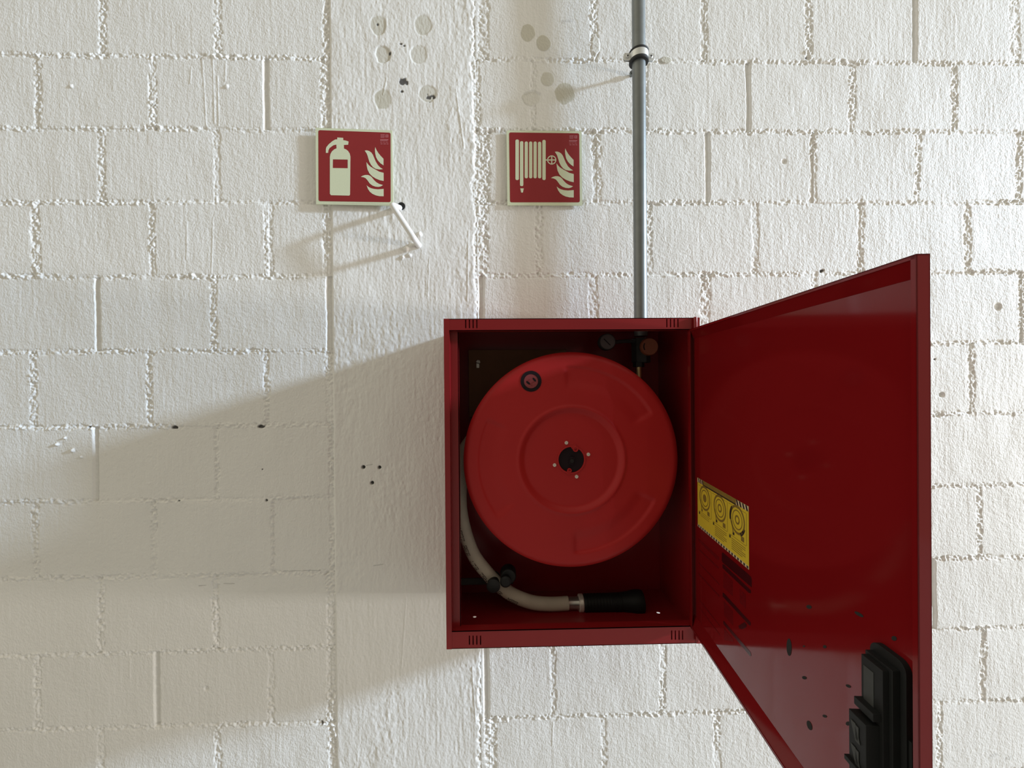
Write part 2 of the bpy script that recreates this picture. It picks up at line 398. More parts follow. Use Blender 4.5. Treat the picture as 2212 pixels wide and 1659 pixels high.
    for a in ((985, 195, 1003, 322), (836, 170, 828, 205), (437, 125, 445, 270), (413, 145, 411, 180), (460, 125, 463, 265), (470, 165, 472, 270), (488, 130, 486, 175),
              (281, 1424, 280, 1464), (927, 560, 925, 640), (1012, 500, 1010, 650), (1020, 1440, 1028, 1560), (878, 1290, 868, 1440), (405, 480, 404, 560), (460, 470, 458, 590), (1195, 1560, 1193, 1610)):
        seg(*a, 2.6, hh=0.0007)
    for a in ((612, 1234, 692, 1232), (808, 1221, 828, 1218), (792, 1005, 805, 1003), (430, 1265, 445, 1264), (483, 1261, 506, 1261)):
        seg(*a, 1.5, ink=0.40)
    for a in ((459, 813, 459, 824), (461, 821, 470, 819), (472, 823, 478, 813), (475, 825, 483, 822), (486, 818, 492, 824), (494, 816, 498, 824), (500, 815, 508, 817), (518, 812, 518, 824), (476, 803, 481, 797), (485, 801, 489, 794), (492, 802, 500, 795)):
        seg(*a, 1.1, ink=0.22)
    for a in ((2140, 1635, 2152, 1630), (2172, 1640, 2184, 1636), (1216, 46, 1234, 44), (1135, 203, 1150, 197), (1150, 197, 1165, 203), (2146, 663, 2160, 665)):
        seg(*a, 7, ink=0.16)
    return H, filler, chip

def grid_object(name, parts, H, filler, chip, material, label):
    V, Fq, A, Cc = [], [], [], []; base = 0
    nz = len(ZS)
    for i0, i1 in parts:
        n = i1 - i0
        xx, zz = np.meshgrid(XS[i0:i1], ZS)
        V.append(np.stack([xx, -H[:, i0:i1], zz + ZO], -1).reshape(-1, 3)); A.append(filler[:, i0:i1].ravel()); Cc.append(chip[:, i0:i1].ravel())
        idx = np.arange(nz*n).reshape(nz, n) + base
        q = np.stack([idx[:-1, :-1], idx[:-1, 1:], idx[1:, 1:], idx[1:, :-1]], -1).reshape(-1, 4)
        Fq.append(q); base += nz*n
    V = np.concatenate(V).astype(np.float32); Fq = np.concatenate(Fq).astype(np.int32)
    me = bpy.data.meshes.new(name)
    me.vertices.add(len(V)); me.vertices.foreach_set('co', V.ravel())
    me.loops.add(Fq.size); me.loops.foreach_set('vertex_index', Fq.ravel())
    me.polygons.add(len(Fq)); me.polygons.foreach_set('loop_start', np.arange(0, Fq.size, 4, dtype=np.int32))
    me.update(calc_edges=True)
    for nm, arr in (('filler', A), ('chip', Cc)):
        at_ = me.attributes.new(nm, 'FLOAT', 'POINT'); at_.data.foreach_set('value', np.concatenate(arr).astype(np.float32))
    me.shade_smooth(); me.materials.append(material)
    o = bpy.data.objects.new(name, me); COL.objects.link(o)
    tag(o, label, 'wall', kind='structure'); return o
HGT, FIL, CHP = build_wall()
iL, iR = int(np.searchsorted(XS, PLX)), int(np.searchsorted(XS, PRX))
grid_object('wall_back', [(0, iL+1), (iR, len(XS))], HGT, FIL, CHP, M_BLOCK, 'white painted concrete block wall with rough mortar joints')
grid_object('column', [(iL, iR+1)], HGT, FIL, CHP, M_COLUMN, 'white painted concrete column set flush in the block wall')['category'] = 'column'
bm = B(); box(bm, (-3.2, -6, -0.1), (3.4, 0.15, 0.0)); fl = obj('floor', bm, M_FLOOR); tag(fl, 'grey concrete floor below the wall', 'floor', kind='structure')

# ------------------------------------------------------------------ hose cabinet
X0, X1, ZT, ZB, D = -0.1510, 0.4027, -0.7520 + ZO, -1.4605 + ZO, 0.2357
RTOP, RBOT, T = 0.026, 0.038, 0.0015
YF = -D; YB = -0.006
cab = empty('fire_hose_cabinet', ((X0+X1)/2, 0, ZB), 'open red steel fire hose cabinet on the white block wall', 'cabinet')
bm = B()
def P(px, py, y=YF): return at(px, py, y)
# back, sides, top
box(bm, (X0, YB, ZB), (X1, YB+T, ZT))
box(bm, (X0, YF, ZB), (X0+T, YB, ZT)); box(bm, (X1-T, YF, ZB), (X1, YB, ZT))
# pipe hole in the top sheet
pipe_x = (at(1379, 60, -0.062).x + at(1384, 640, -0.062).x)/2; pipe_y = -0.062; pipe_r = 0.0168
hole = [(pipe_x + 0.021*math.cos(a), pipe_y + 0.021*math.sin(a), ZT) for a in (2*math.pi*k/28 for k in range(28))]
plate(bm, [[(X0, YF, ZT), (X1, YF, ZT), (X1, YB, ZT), (X0, YB, ZT)], hole], (0, 0, -T))
# floor sheet with its drain holes
holes = []
for px, py, r in ((1025.5, 1332, .0042), (1422, 1323, .0045)):
    d_ = FW*F_PX + RT*(px-CX) - UP*(py-CY); t_ = (ZB+T-CAM.z)/d_.z; q = CAM + d_*t_
    holes.append([(q.x + r*math.cos(a), q.y + r*math.sin(a), ZB) for a in (2*math.pi*k/16 for k in range(16))])
plate(bm, [[(X0, YF, ZB), (X1, YF, ZB), (X1, YB, ZB), (X0, YB, ZB)]] + holes, (0, 0, T))
# front rails with vent slots
XI0, XI1 = X0+0.0115, X1-0.012
def rail(z0, z1, groups):
    cuts = []
    for xs_, y0, y1 in groups:
        for px in xs_:
            a, b = P(px, y0), P(px, y1); cuts.append(((a.x+b.x)/2, b.z, a.z))
    x = XI0
    for cxx, za, zb2 in cuts:
        box(bm, (x, YF, z0), (cxx-0.0013, YF+T, z1)); box(bm, (cxx-0.0013, YF, z0), (cxx+0.0013, YF+T, za)); box(bm, (cxx-0.0013, YF, zb2), (cxx+0.0013, YF+T, z1)); x = cxx+0.0013
    box(bm, (x, YF, z0), (XI1, YF+T, z1))
rail(ZT-RTOP, ZT, (((1006, 1014, 1022, 1030), 690.5, 709), ((1440.5, 1448.5, 1456.5, 1464.5), 689, 707)))
rail(ZB+0.0002, ZB+RBOT, (((1014, 1022, 1030, 1038), 1373, 1393), ((1451, 1459, 1467, 1474.5), 1362, 1382)))
# returns of the rails into the opening
box(bm, (XI0, YF, ZT-RTOP), (XI1, YF+0.022, ZT-RTOP+T)); box(bm, (XI0, YF, ZB+RBOT-T), (XI1, YF+0.022, ZB+RBOT))
# side flanges with a rebate for the door
box(bm, (X0, YF-0.001, ZB), (XI0, YF+T, ZT)); box(bm, (XI1, YF-0.001, ZB), (X1, YF+T, ZT))
box(bm, (XI0-T, YF, ZB+RBOT), (XI0, YF+0.020, ZT-RTOP)); box(bm, (XI0-T, YF+0.018, ZB+RBOT), (X0+0.029, YF+0.020, ZT-RTOP)); box(bm, (X0+0.0275, YF+0.018, ZB+RBOT), (X0+0.029, YF+0.030, ZT-RTOP))
box(bm, (XI1, YF+0.002, ZB+RBOT), (XI1+T, YF+0.03, ZT-RTOP))
bmesh.ops.remove_doubles(bm, verts=bm.verts, dist=1e-6)
obj('cabinet_body', bm, M_RED, cab, smooth=30)

# ------------------------------------------------------------------ cabinet door, swung open
ANG = -0.0673; HX = 0.3756; DW = 0.5187
H0 = Vector((HX, YF, 0)); DU = Vector((math.sin(ANG), -math.cos(ANG), 0)); DN = Vector((-math.cos(ANG), -math.sin(ANG), 0))
DZ0, DZ1 = ZB+RBOT+0.001, ZT-RTOP-0.001; DT = 0.0118
def dp(u, z, n): return H0 + DU*u + DN*n + Vector((0, 0, z))
MD = Matrix(((DU.x, DN.x, 0, H0.x), (DU.y, DN.y, 0, H0.y), (0, 0, 1, 0), (0, 0, 0, 1)))   # local (u, n, z)
def on_door(px, py, n):
    q = on_plane(px, py, H0 + DN*n, DN); r_ = q - H0
    return r_.dot(DU), q.z
bm = B(); LIP = 0.014
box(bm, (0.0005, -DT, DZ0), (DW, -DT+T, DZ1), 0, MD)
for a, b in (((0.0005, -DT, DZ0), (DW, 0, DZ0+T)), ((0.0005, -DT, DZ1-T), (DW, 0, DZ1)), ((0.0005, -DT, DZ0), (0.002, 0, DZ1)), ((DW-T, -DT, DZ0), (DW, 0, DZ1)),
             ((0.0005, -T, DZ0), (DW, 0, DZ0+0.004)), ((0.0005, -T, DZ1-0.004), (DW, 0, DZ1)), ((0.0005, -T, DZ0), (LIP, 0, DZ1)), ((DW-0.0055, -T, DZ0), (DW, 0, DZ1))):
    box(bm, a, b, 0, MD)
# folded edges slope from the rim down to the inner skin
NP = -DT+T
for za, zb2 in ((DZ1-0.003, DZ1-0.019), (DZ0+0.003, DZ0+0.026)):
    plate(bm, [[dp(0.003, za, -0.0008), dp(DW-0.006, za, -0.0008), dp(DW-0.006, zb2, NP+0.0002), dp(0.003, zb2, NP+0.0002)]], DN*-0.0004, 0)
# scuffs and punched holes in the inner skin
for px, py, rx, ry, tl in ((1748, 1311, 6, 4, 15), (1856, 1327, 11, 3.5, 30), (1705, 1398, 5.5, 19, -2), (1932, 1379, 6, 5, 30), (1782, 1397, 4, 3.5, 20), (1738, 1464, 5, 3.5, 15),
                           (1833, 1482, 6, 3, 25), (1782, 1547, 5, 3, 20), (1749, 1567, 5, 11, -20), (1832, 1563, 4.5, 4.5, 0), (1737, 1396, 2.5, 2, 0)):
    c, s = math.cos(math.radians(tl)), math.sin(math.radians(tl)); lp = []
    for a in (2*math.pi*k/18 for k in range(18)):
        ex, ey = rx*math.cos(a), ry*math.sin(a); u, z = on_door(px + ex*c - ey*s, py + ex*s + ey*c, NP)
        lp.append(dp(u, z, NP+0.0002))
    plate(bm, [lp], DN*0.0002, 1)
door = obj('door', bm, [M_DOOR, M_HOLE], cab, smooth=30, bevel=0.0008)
def sub(name, bm_, mats, parent, **k):
    o = obj(name, bm_, mats, None, **k); o.parent = parent
    return o
# instruction label: yellow, three drawings of a reel, striped borders
bm = B(); NL = NP+0.0002
u0 = on_door(1507.5, 1080, NP)[0]; u1 = on_door(1618, 1160, NP)[0]
zt_ = (on_door(1508, 1029, NP)[1] + on_door(1619, 1099, NP)[1])/2; zb_ = (on_door(1507.6, 1135, NP)[1] + on_door(1616, 1230, NP)[1])/2
LW, LH = u1-u0, zt_-zb_
def L(a, b, lift=0): return dp(u0 + a*LW, zt_ - b*LH, NL + 0.0003 + lift)
def lpoly(pts, mi, lift=0.0, th=0.0001): plate(bm, [[L(a, b, lift) for a, b in pts]], DN*th, mi)
def lrect(a0, b0, a1, b1, mi, lift=0.0): lpoly([(a0, b0), (a1, b0), (a1, b1), (a0, b1)], mi, lift)
plate(bm, [[dp(u0, zt_, NL), dp(u1, zt_, NL), dp(u1, zb_, NL), dp(u0, zb_, NL)]], DN*0.0003, 0)
asp = LH/LW
def lring(cx, cy, r, w, mi, a0=0, a1=360, n=28):
    p = circle2(cx, cy, r, r/asp, n, a0, a1); q = circle2(cx, cy, r-w, (r-w)/asp, n, a0, a1)
    for k in range(n if a1-a0 >= 360 else n-1):
        j = (k+1) % n; lpoly([p[k], p[j], q[j], q[k]], mi, 0.0001)
lrect(0, 0, 1, 0.085, 3); lrect(0.14, 0.0, 0.80, 0.075, 2, 0.0001); lrect(0.14, 0.075, 0.80, 0.10, 1, 0.0001)
for k in range(3): lpoly([(0.02+k*0.045, 0), (0.045+k*0.045, 0), (0.06+k*0.045, 0.085), (0.035+k*0.045, 0.085)], 1, 0.0002)
for k in range(4): lpoly([(0.80+k*0.05, 0), (0.825+k*0.05, 0), (0.845+k*0.05, 0.085), (0.82+k*0.05, 0.085)], 1, 0.0002)
lrect(0, 0.95, 1, 1.0, 3)
for k in range(20): lrect(0.015+k*0.05, 0.955, 0.042+k*0.05, 0.995, 1, 0.0001)
for k, cx in enumerate((0.175, 0.50, 0.82)):
    cy = 0.33
    lring(cx, cy, 0.125, 0.02, 2); lring(cx, cy, 0.085, 0.010, 2); lring(cx, cy, 0.04, 0.016 if k else 0.04, 2)
    lpoly([(cx-0.105, 0.40), (cx-0.09, 0.40), (cx-0.06, 0.60), (cx-0.075, 0.60)], 2, 0.0001)
    lrect(cx-0.08, 0.58, cx-0.05, 0.63, 2 if k == 0 else 1, 0.0001); lrect(cx+0.06, 0.55, cx+0.11, 0.63, 2, 0.0001)
    lrect(cx-0.14, 0.655, cx+0.14, 0.662, 2, 0.0001); lrect(cx-0.15, 0.13, cx+0.14, 0.136, 2, 0.0001); lrect(cx+0.145, 0.13, cx+0.15, 0.65, 2, 0.0001)
    lrect(cx-0.14, 0.67, cx-0.115, 0.72, 1, 0.0001)
    if k:
        for j in range(6): lrect(cx-0.10, 0.70+j*0.035, cx+0.13-(0.05 if j % 3 == 2 else 0), 0.711+j*0.035, 2, 0.0001)
    else:
        for j in range(2): lrect(cx-0.10, 0.69+j*0.035, cx+0.10, 0.698+j*0.035, 2, 0.0001)
lring(0.82, 0.33, 0.135, 0.03, 1, 165, 225, 10); lring(0.82, 0.33, 0.135, 0.03, 1, 20, 65, 10)
o = sub('instruction_label', bm, [M_YELLOW, M_LABELBLK, M_LABELINK, M_CREAM], door, smooth=0); tag(o, 'yellow instruction label with three hose reel drawings')
# dark printed table under the label
bm = B()
def quad_px(pts, mi):
    lp = []
    for px, py in pts:
        u, z = on_door(px, py, NP); lp.append(dp(u, z, NP+0.0002))
    plate(bm, [lp], DN*0.0002, mi)
def c6(x, y): return 1480 + x/6.144, 1150 + y/6.144
for pts, mi in (([(490, 270), (505, 268), (830, 545), (875, 590), (885, 625), (885, 730), (500, 400), (487, 370)], 0), ([(497, 425), (515, 425), (875, 770), (875, 808), (850, 805), (500, 475)], 0),
                ([(500, 800), (515, 805), (872, 1195), (872, 1235), (855, 1235), (500, 850)], 0), ([(508, 1175), (520, 1180), (870, 1590), (880, 1640), (860, 1640), (510, 1215)], 0),
                ([(510, 520), (632, 650), (632, 845), (510, 730)], 1), ([(515, 910), (635, 1050), (635, 1235), (520, 1110)], 1), ([(515, 1270), (640, 1420), (640, 1450), (520, 1430)], 1),
                ([(725, 745), (805, 825), (805, 1010), (730, 930)], 1), ([(710, 1240), (790, 1190), (820, 1225), (810, 1260), (760, 1285), (720, 1275)], 0),
                ([(175, 75), (200, 100), (450, 330), (450, 365), (420, 355), (180, 115)], 1), ([(180, 215), (445, 460), (445, 485), (180, 232)], 1), ([(185, 400), (455, 680), (455, 700), (185, 412)], 1),
                ([(180, 540), (455, 835), (455, 860), (180, 560)], 1), ([(190, 890), (460, 1230), (460, 1250), (190, 905)], 1), ([(190, 990), (460, 1350), (460, 1370), (190, 1005)], 1)):
    quad_px([c6(*p) for p in pts], mi)
o = sub('printed_table', bm, [M_DARKPRINT, M_DARKPRINT2], door, smooth=0); tag(o, 'dark printed table of lines under the yellow label')
# lock housing on the free edge: stepped black plastic body with ribs
bm = B()
ua = on_door(1900, 1500, NP)[0]; ub = on_door(1972, 1500, NP)[0]
ztop = on_door(1935, 1410, NP)[1]; zl = ztop - 0.175
def dbox(a0, a1, n0, n1, z0, z1, mi=0): box(bm, (a0, n0, z0), (a1, n1, z1), mi, MD)
plate(bm, [[dp(u, z, NP) for u, z in rrect(ua-0.004, zl, ub, ztop, 0.010, 5)]], DN*0.006, 0)
dbox(ua-0.001, ub-0.006, NP+0.006, NP+0.013, zl+0.004, ztop-0.010, 0)
dbox(ua+0.001, ub-0.010, NP+0.013, NP+0.0185, zl+0.004, ztop-0.013, 0)
dbox(ua+0.004, ub-0.020, NP+0.0185, NP+0.0190, ztop-0.062, ztop-0.022, 1)
dbox(ub-0.003, ub+0.003, NP, NP+0.004, ztop-0.105, ztop-0.070, 0)
o1 = sub('lock_housing', bm, [M_BLACK, M_GREYBLK], door, smooth=30, bevel=0.0012); tag(o1, 'black plastic lock housing on the free edge')
bm = B()
zk = ztop - 0.056
dbox(ua+0.001, ub-0.012, NP+0.017, NP+0.026, zk-0.008, zk, 0)
dbox(ua+0.001, ub-0.014, NP+0.017, NP+0.031, zk-0.115, zk-0.013, 0)
dbox(ua-0.001, ub-0.012, NP+0.017, NP+0.0345, zk-0.066, zk-0.061, 0)
for k in range(4):
    z1 = zk-0.018-k*0.024
    plate(bm, [[dp(ua+0.004, z1-0.003, NP+0.0312), dp(ua+0.010, z1-0.003, NP+0.0312), dp(ub-0.020, z1-0.020, NP+0.0312), dp(ub-0.026, z1-0.020, NP+0.0312)]], DN*0.0008, 1)
    plate(bm, [[dp(ub-0.026, z1-0.004, NP+0.0312), dp(ub-0.022, z1-0.004, NP+0.0312), dp(ub-0.022, z1-0.018, NP+0.0312), dp(ub-0.026, z1-0.018, NP+0.0312)]], DN*0.0008, 1)
plate(bm, [[dp(ub-0.0055, z, n_) for z, n_ in ((zk-0.060, NP+0.016), (zk-0.080, NP+0.008), (zk-0.115, NP+0.008), (zk-0.115, NP+0.016))]], DU*0.001, 1)
o1 = sub('latch', bm, [M_BLACK, M_GREYBLK], door, smooth=30, bevel=0.0006)
# hinge pins
for z in (ZT-0.0185, DZ0-0.020):
    bm = B(); q = dp(0.004, z, -0.012); lathe(bm, [(0.0038, 0), (0.0042, 0.002), (0.0042, 0.028), (0.0036, 0.031)], Vector((XI1+0.0005, YF-0.0045, z-0.012)), (0, 0, 1), 16)
    sub('hinge_pin', bm, M_RED, door)

# ------------------------------------------------------------------ hose reel
RC = at(1235, 994, -0.195); RR = 0.2445
reel = empty('hose_reel', (RC.x, YB, RC.z), 'red hose reel with black hub filling the open cabinet', 'hose reel')
def disc_front():
    bm = B(); n = 288
    rs = sorted(set([0.029, 0.031, 0.045, 0.07] + [0.095+0.002*k for k in range(18)] + [0.131+0.004*k for k in range(4)] + [0.135+0.003*k for k in range(32)] + [0.2315, 0.234, 0.2365, 0.2385, 0.2405, 0.2425, 0.244, 0.2445]))
    SEC = [(28, 95), (-90, -25), (152, 218)]
    def s_(a, b, x): t = min(1, max(0, (x-a)/(b-a))); return t*t*(3-2*t)
    def h(r, th):
        v = 0.0
        v -= 0.0055*(1-s_(0.105, 0.117, r)) - 0.003*(1-s_(0.097, 0.104, r))*0
        v += 0.0022*math.exp(-((r-0.1205)/0.004)**2)
        rec = 0.0
        for a, b in SEC:
            d = (th - (a+b)/2 + 180) % 360 - 180; hw = (b-a)/2
            rec = max(rec, (1-s_(hw-3.5, hw, abs(d))))
        rec *= s_(0.155, 0.185, r)*(1-s_(0.207, 0.214, r))
        v -= 0.0034*rec
        if r > 0.230: v -= 0.007*((r-0.230)/(RR-0.230))**2.2
        return v
    rings = []
    for r in rs:
        rings.append([bm.verts.new((RC.x + r*math.cos(math.radians(360*k/n)), RC.y - h(r, 360*k/n), RC.z + r*math.sin(math.radians(360*k/n)))) for k in range(n)])
    # rolled edge and back face
    rings.append([bm.verts.new((RC.x + (RR-0.001)*math.cos(2*math.pi*k/n), RC.y + 0.016, RC.z + (RR-0.001)*math.sin(2*math.pi*k/n))) for k in range(n)])
    rings.append([bm.verts.new((RC.x + (RR-0.006)*math.cos(2*math.pi*k/n), RC.y + 0.017, RC.z + (RR-0.006)*math.sin(2*math.pi*k/n))) for k in range(n)])
    rings.append([bm.verts.new((RC.x + (RR-0.02)*math.cos(2*math.pi*k/n), RC.y + 0.006, RC.z + (RR-0.02)*math.sin(2*math.pi*k/n))) for k in range(n)])
    rings.append([bm.verts.new((RC.x + 0.029*math.cos(2*math.pi*k/n), RC.y + 0.012, RC.z + 0.029*math.sin(2*math.pi*k/n))) for k in range(n)])
    rings.append(rings[0])
    for a, b in zip(rings, rings[1:]):
        for k in range(n):
            j = (k+1) % n; bm.faces.new((a[k], a[j], b[j], b[k]))
    return bm
obj('front_disc', disc_front(), M_REEL, reel, smooth=50)
bm = B(); lathe(bm, [(0.235, 0), (0.235, 0.002), (0.05, 0.006)], (RC.x, RC.y+0.118, RC.z), (0, 1, 0), 96); obj('rear_disc', bm, M_REEL, reel)
bm = B(); lathe(bm, [(0.13, 0), (0.13, 0.10)], (RC.x, RC.y+0.016, RC.z), (0, 1, 0), 64); lathe(bm, [(0.022, 0), (0.022, 0.075)], (RC.x, RC.y+0.116, RC.z), (0, 1, 0), 32); obj('drum', bm, M_REEL, reel)
# hub with lugs
yh = RC.y + 0.006
bm = B(); lathe(bm, [(0.0295, 0), (0.0295, 0.004)], (RC.x, yh+0.001, RC.z), (0, 1, 0), 48)
obj('hub', bm, M_HUB, reel)
bm = B()
plate(bm, [[(RC.x+u, yh+0.0012, RC.z+v) for u, v in circle2(0, 0, 0.0325, None, 48)], [(RC.x+u, yh+0.0012, RC.z+v) for u, v in circle2(0, 0, 0.0292, None, 48)]], (0, -0.0035, 0))
def lug(px, py, r, hole_r, ang, ln):
    q = at(px, py, yh); c, s = math.cos(math.radians(ang)), math.sin(math.radians(ang))
    lathe(bm, [(r, 0), (r, 0.004), (hole_r, 0.004), (hole_r, 0.001)], (q.x, yh+0.001, q.z), (0, -1, 0), 24)
    vs = [(q.x + a*c - b*s, yh+0.001, q.z + a*s + b*c) for a, b in ((0, -r*0.9), (ln, -r*1.0), (ln, r*1.0), (0, r*0.9))]
    plate(bm, [vs], (0, -0.003, 0))
lug(1243, 970, 0.0062, 0.0034, 125, 0.010); lug(1230, 1016, 0.0052, 0.0026, 250, 0.010)
o = obj('hub_ring', bm, M_REEL, reel, bevel=0.0004)
bm = B(); q = at(1235, 995, yh)
Mr = Matrix.Translation((q.x, yh, q.z)) @ Matrix.Rotation(math.radians(14), 4, 'Y')
box(bm, (-0.0055, -0.004, -0.009), (0.0055, 0.002, 0.009), 0, Mr); lathe(bm, [(0.005, 0), (0.005, 0.0022)], (q.x, yh-0.004, q.z), (0, -1, 0), 6, 1)
obj('axle_block', bm, [M_HUB, M_HOLE], reel, bevel=0.0006)
for px, py in ((1223.5, 956.5), (1271, 981.5), (1198, 1004.5), (1245.5, 1029.5)):
    bm = B(); q = at(px, py, RC.y + 0.005)
    lathe(bm, [(0.0042, 0), (0.0042, 0.0015), (0.0034, 0.0028), (0.0019, 0.0029), (0.0018, 0.0012)], (q.x, RC.y+0.0055, q.z), (0, -1, 0), 20)
    obj('screw', bm, M_SCREW, reel)
# round rubber stamped badge
bm = B(); q = at(1147, 823.5, RC.y)
def ring(bm_, c, y, r1, r0, th, mi, n=40):
    plate(bm_, [[(c.x+u, y, c.z+v) for u, v in circle2(0, 0, r1, None, n)], [(c.x+u, y, c.z+v) for u, v in circle2(0, 0, r0, None, n)]], (0, -th, 0), mi)
ring(bm, q, RC.y-0.0002, 0.0236, 0.0160, 0.0008, 0)
plate(bm, [[(q.x+u, RC.y-0.0002, q.z+v) for u, v in circle2(0, 0, 0.0158, None, 36)]], (0, -0.0004, 0), 1)
for (cx, cy, ang) in ((0.0075, 0.0035, -50), (-0.0065, -0.0035, -40)):
    c, s = math.cos(math.radians(ang)), math.sin(math.radians(ang))
    plate(bm, [[(q.x+cx+u*c-v*s, RC.y-0.0007, q.z+cy+u*s+v*c) for u, v in circle2(0, 0, 0.0055, 0.0024, 16)]], (0, -0.0002, 0), 0)
for (cx, cy, ang) in ((-0.006, 0.002, 30), (0.004, -0.003, 30), (0.0, -0.008, -40)):
    c, s = math.cos(math.radians(ang)), math.sin(math.radians(ang))
    plate(bm, [[(q.x+cx+u*c-v*s, RC.y-0.0007, q.z+cy+u*s+v*c) for u, v in circle2(0, 0, 0.005, 0.0009, 14)]], (0, -0.0002, 0), 2)
M_BADGE = mat('badge_print', (0.24, 0.035, 0.040), 0.5, vary=(300, 0.2)); M_BADGEDK = mat('badge_dark_red', (0.20, 0.012, 0.015), 0.5, vary=(300, 0.2))
o = obj('badge', bm, [M_HUB, M_BADGE, M_BADGEDK], reel, smooth=0); tag(o, 'round black ringed badge')
# board behind the reel
bm = B(); a = at(1012, 756, -0.03); c = at(1100, 900, -0.03)
box(bm, (a.x, -0.032, c.z), (a.x+0.26, -0.027, a.z)); o = obj('mounting_board', bm, M_BROWN, reel, bevel=0.001)
bm = B(); q = at(1033, 782, -0.034); lathe(bm, [(0.006, 0), (0.006, 0.004), (0.003, 0.004), (0.003, 0.010)], (q.x, -0.032, q.z), (0, -1, 0), 6); box(bm, (q.x-0.005, -0.036, q.z-0.016), (q.x+0.003, -0.032, q.z)); obj('mounting_bolt', bm, M_ALU, reel, bevel=0.0005)

# ------------------------------------------------------------------ hose, guide, nozzle
hose = empty('fire_hose', (at(1150, 1303, -0.1).x, -0.1, ZB+T), 'pale beige fire hose with black nozzle below the red reel', 'hose')
HR = 0.0165
path = [at(1090, 905, -0.115), at(1034, 935, -0.115), at(998, 985, -0.113), at(989, 1050, -0.112), at(995, 1100, -0.112), at(1005, 1150, -0.112), at(1024, 1200, -0.112), at(1052, 1237, -0.11), at(1078, 1264, -0.108), at(1110, 1286, -0.106), at(1150, 1301, -0.104), at(1190, 1306, -0.102), at(1227, 1306, -0.10)]
for p in path: p.x = max(p.x, X0+T+HR+0.001)
for p in path[8:]: p.z = max(p.z, ZB+T+HR+0.0005)
path = [p.copy() for p in path]
lowz = path[-1].z
hp = catmull(path, 10)
bm = B(); tube(bm, hp, HR, 24); hose_tube = obj('hose_tube', bm, M_HOSE, hose)
# printed letters along the hose, on its lower left flank
def hose_text(txt, s0, s1, size, side):
    cum = [0.0]
    for a, b in zip(hp, hp[1:]): cum.append(cum[-1] + (b-a).length)
    bm_ = B()
    SEG = {'1': [((.5, 0), (.5, 1))], '0': [((0, 0), (1, 0)), ((1, 0), (1, 1)), ((1, 1), (0, 1)), ((0, 1), (0, 0))], '2': [((0, 1), (1, 1)), ((1, 1), (1, .5)), ((1, .5), (0, .5)), ((0, .5), (0, 0)), ((0, 0), (1, 0))],
           '9': [((1, 0), (1, 1)), ((1, 1), (0, 1)), ((0, 1), (0, .5)), ((0, .5), (1, .5))], '7': [((0, 1), (1, 1)), ((1, 1), (.4, 0))], 'R': [((0, 0), (0, 1)), ((0, 1), (1, 1)), ((1, 1), (1, .5)), ((1, .5), (0, .5)), ((.3, .5), (1, 0))],
           'E': [((0, 0), (0, 1)), ((0, 1), (1, 1)), ((0, .5), (.8, .5)), ((0, 0), (1, 0))], '3': [((0, 1), (1, 1)), ((1, 1), (1, 0)), ((0, .5), (1, .5)), ((0, 0), (1, 0))], 'B': [((0, 0), (0, 1)), ((0, 1), (1, 1)), ((1, 1), (1, 0)), ((0, .5), (1, .5)), ((0, 0), (1, 0))],
           '8': [((0, 0), (0, 1)), ((0, 1), (1, 1)), ((1, 1), (1, 0)), ((0, .5), (1, .5)), ((0, 0), (1, 0))], '5': [((1, 1), (0, 1)), ((0, 1), (0, .5)), ((0, .5), (1, .5)), ((1, .5), (1, 0)), ((1, 0), (0, 0))], 'A': [((0, 0), (.5, 1)), ((.5, 1), (1, 0)), ((.2, .4), (.8, .4))],
           'L': [((0, 1), (0, 0)), ((0, 0), (1, 0))], 'M': [((0, 0), (0, 1)), ((0, 1), (.5, .4)), ((.5, .4), (1, 1)), ((1, 1), (1, 0))], '4': [((0, 1), (0, .5)), ((0, .5), (1, .5)), ((1, 1), (1, 0))], '.': [((.4, 0), (.6, 0))], ' ': []}
    def surf(s, a):
        s = min(max(s, 0.0), cum[-1]-1e-4); i = max(k for k in range(len(cum)) if cum[k] <= s); i = min(i, len(hp)-2)
        t = (s-cum[i])/(cum[i+1]-cum[i]); p = hp[i].lerp(hp[i+1], t); tg = (hp[i+1]-hp[i]).normalized()
        w = Vector((0, -1, 0)); w = (w - tg*w.dot(tg)).normalized(); l = tg.cross(w)
        if l.dot(Vector((-1, 0, -1))) < 0: l = -l
        return p + (w*math.cos(a) + l*math.sin(a))*(HR+0.0003), (w*math.cos(a) + l*math.sin(a))
    n = len(txt); cw = (s1-s0)/n
    for k, ch in enumerate(txt):
        for (ax_, ay), (bx, by) in SEG.get(ch, []):
            sa, sb = s0 + k*cw + ax_*cw*0.7, s0 + k*cw + bx*cw*0.7
            aa, ab = side - (ay-0.5)*size, side - (by-0.5)*size
            pa, na = surf(sa, aa); pb, nb = surf(sb, ab); dirv = (pb-pa)
            if dirv.length < 1e-6: continue
            dirv.normalize(); sd = dirv.cross((na+nb).normalized())*0.0010
            e = dirv*0.0005
            plate(bm_, [[pa-sd-e, pa+sd-e, pb+sd+e, pb-sd+e]], (na+nb).normalized()*0.0002)
    return bm_
cumL = sum((b-a).length for a, b in zip(hp, hp[1:]))
def s_of(px, py):
    best = (9e9, 0); c = 0
    for a, b in zip(hp, hp[1:]):
        q = at(px, py, a.y); dd = (q-a).length
        if dd < best[0]: best = (dd, c)
        c += (b-a).length
    return best[1]
bm = hose_text('01201907 REE 173 754', s_of(993, 1100), s_of(1060, 1245), 0.58, 0.55)
o = sub('printed_lettering', bm, M_INK, hose_tube, smooth=0)
bm = hose_text('RL M8B', s_of(1082, 1268), s_of(1122, 1292), 0.58, 0.55)
o = sub('printed_lettering', bm, M_INK, hose_tube, smooth=0)
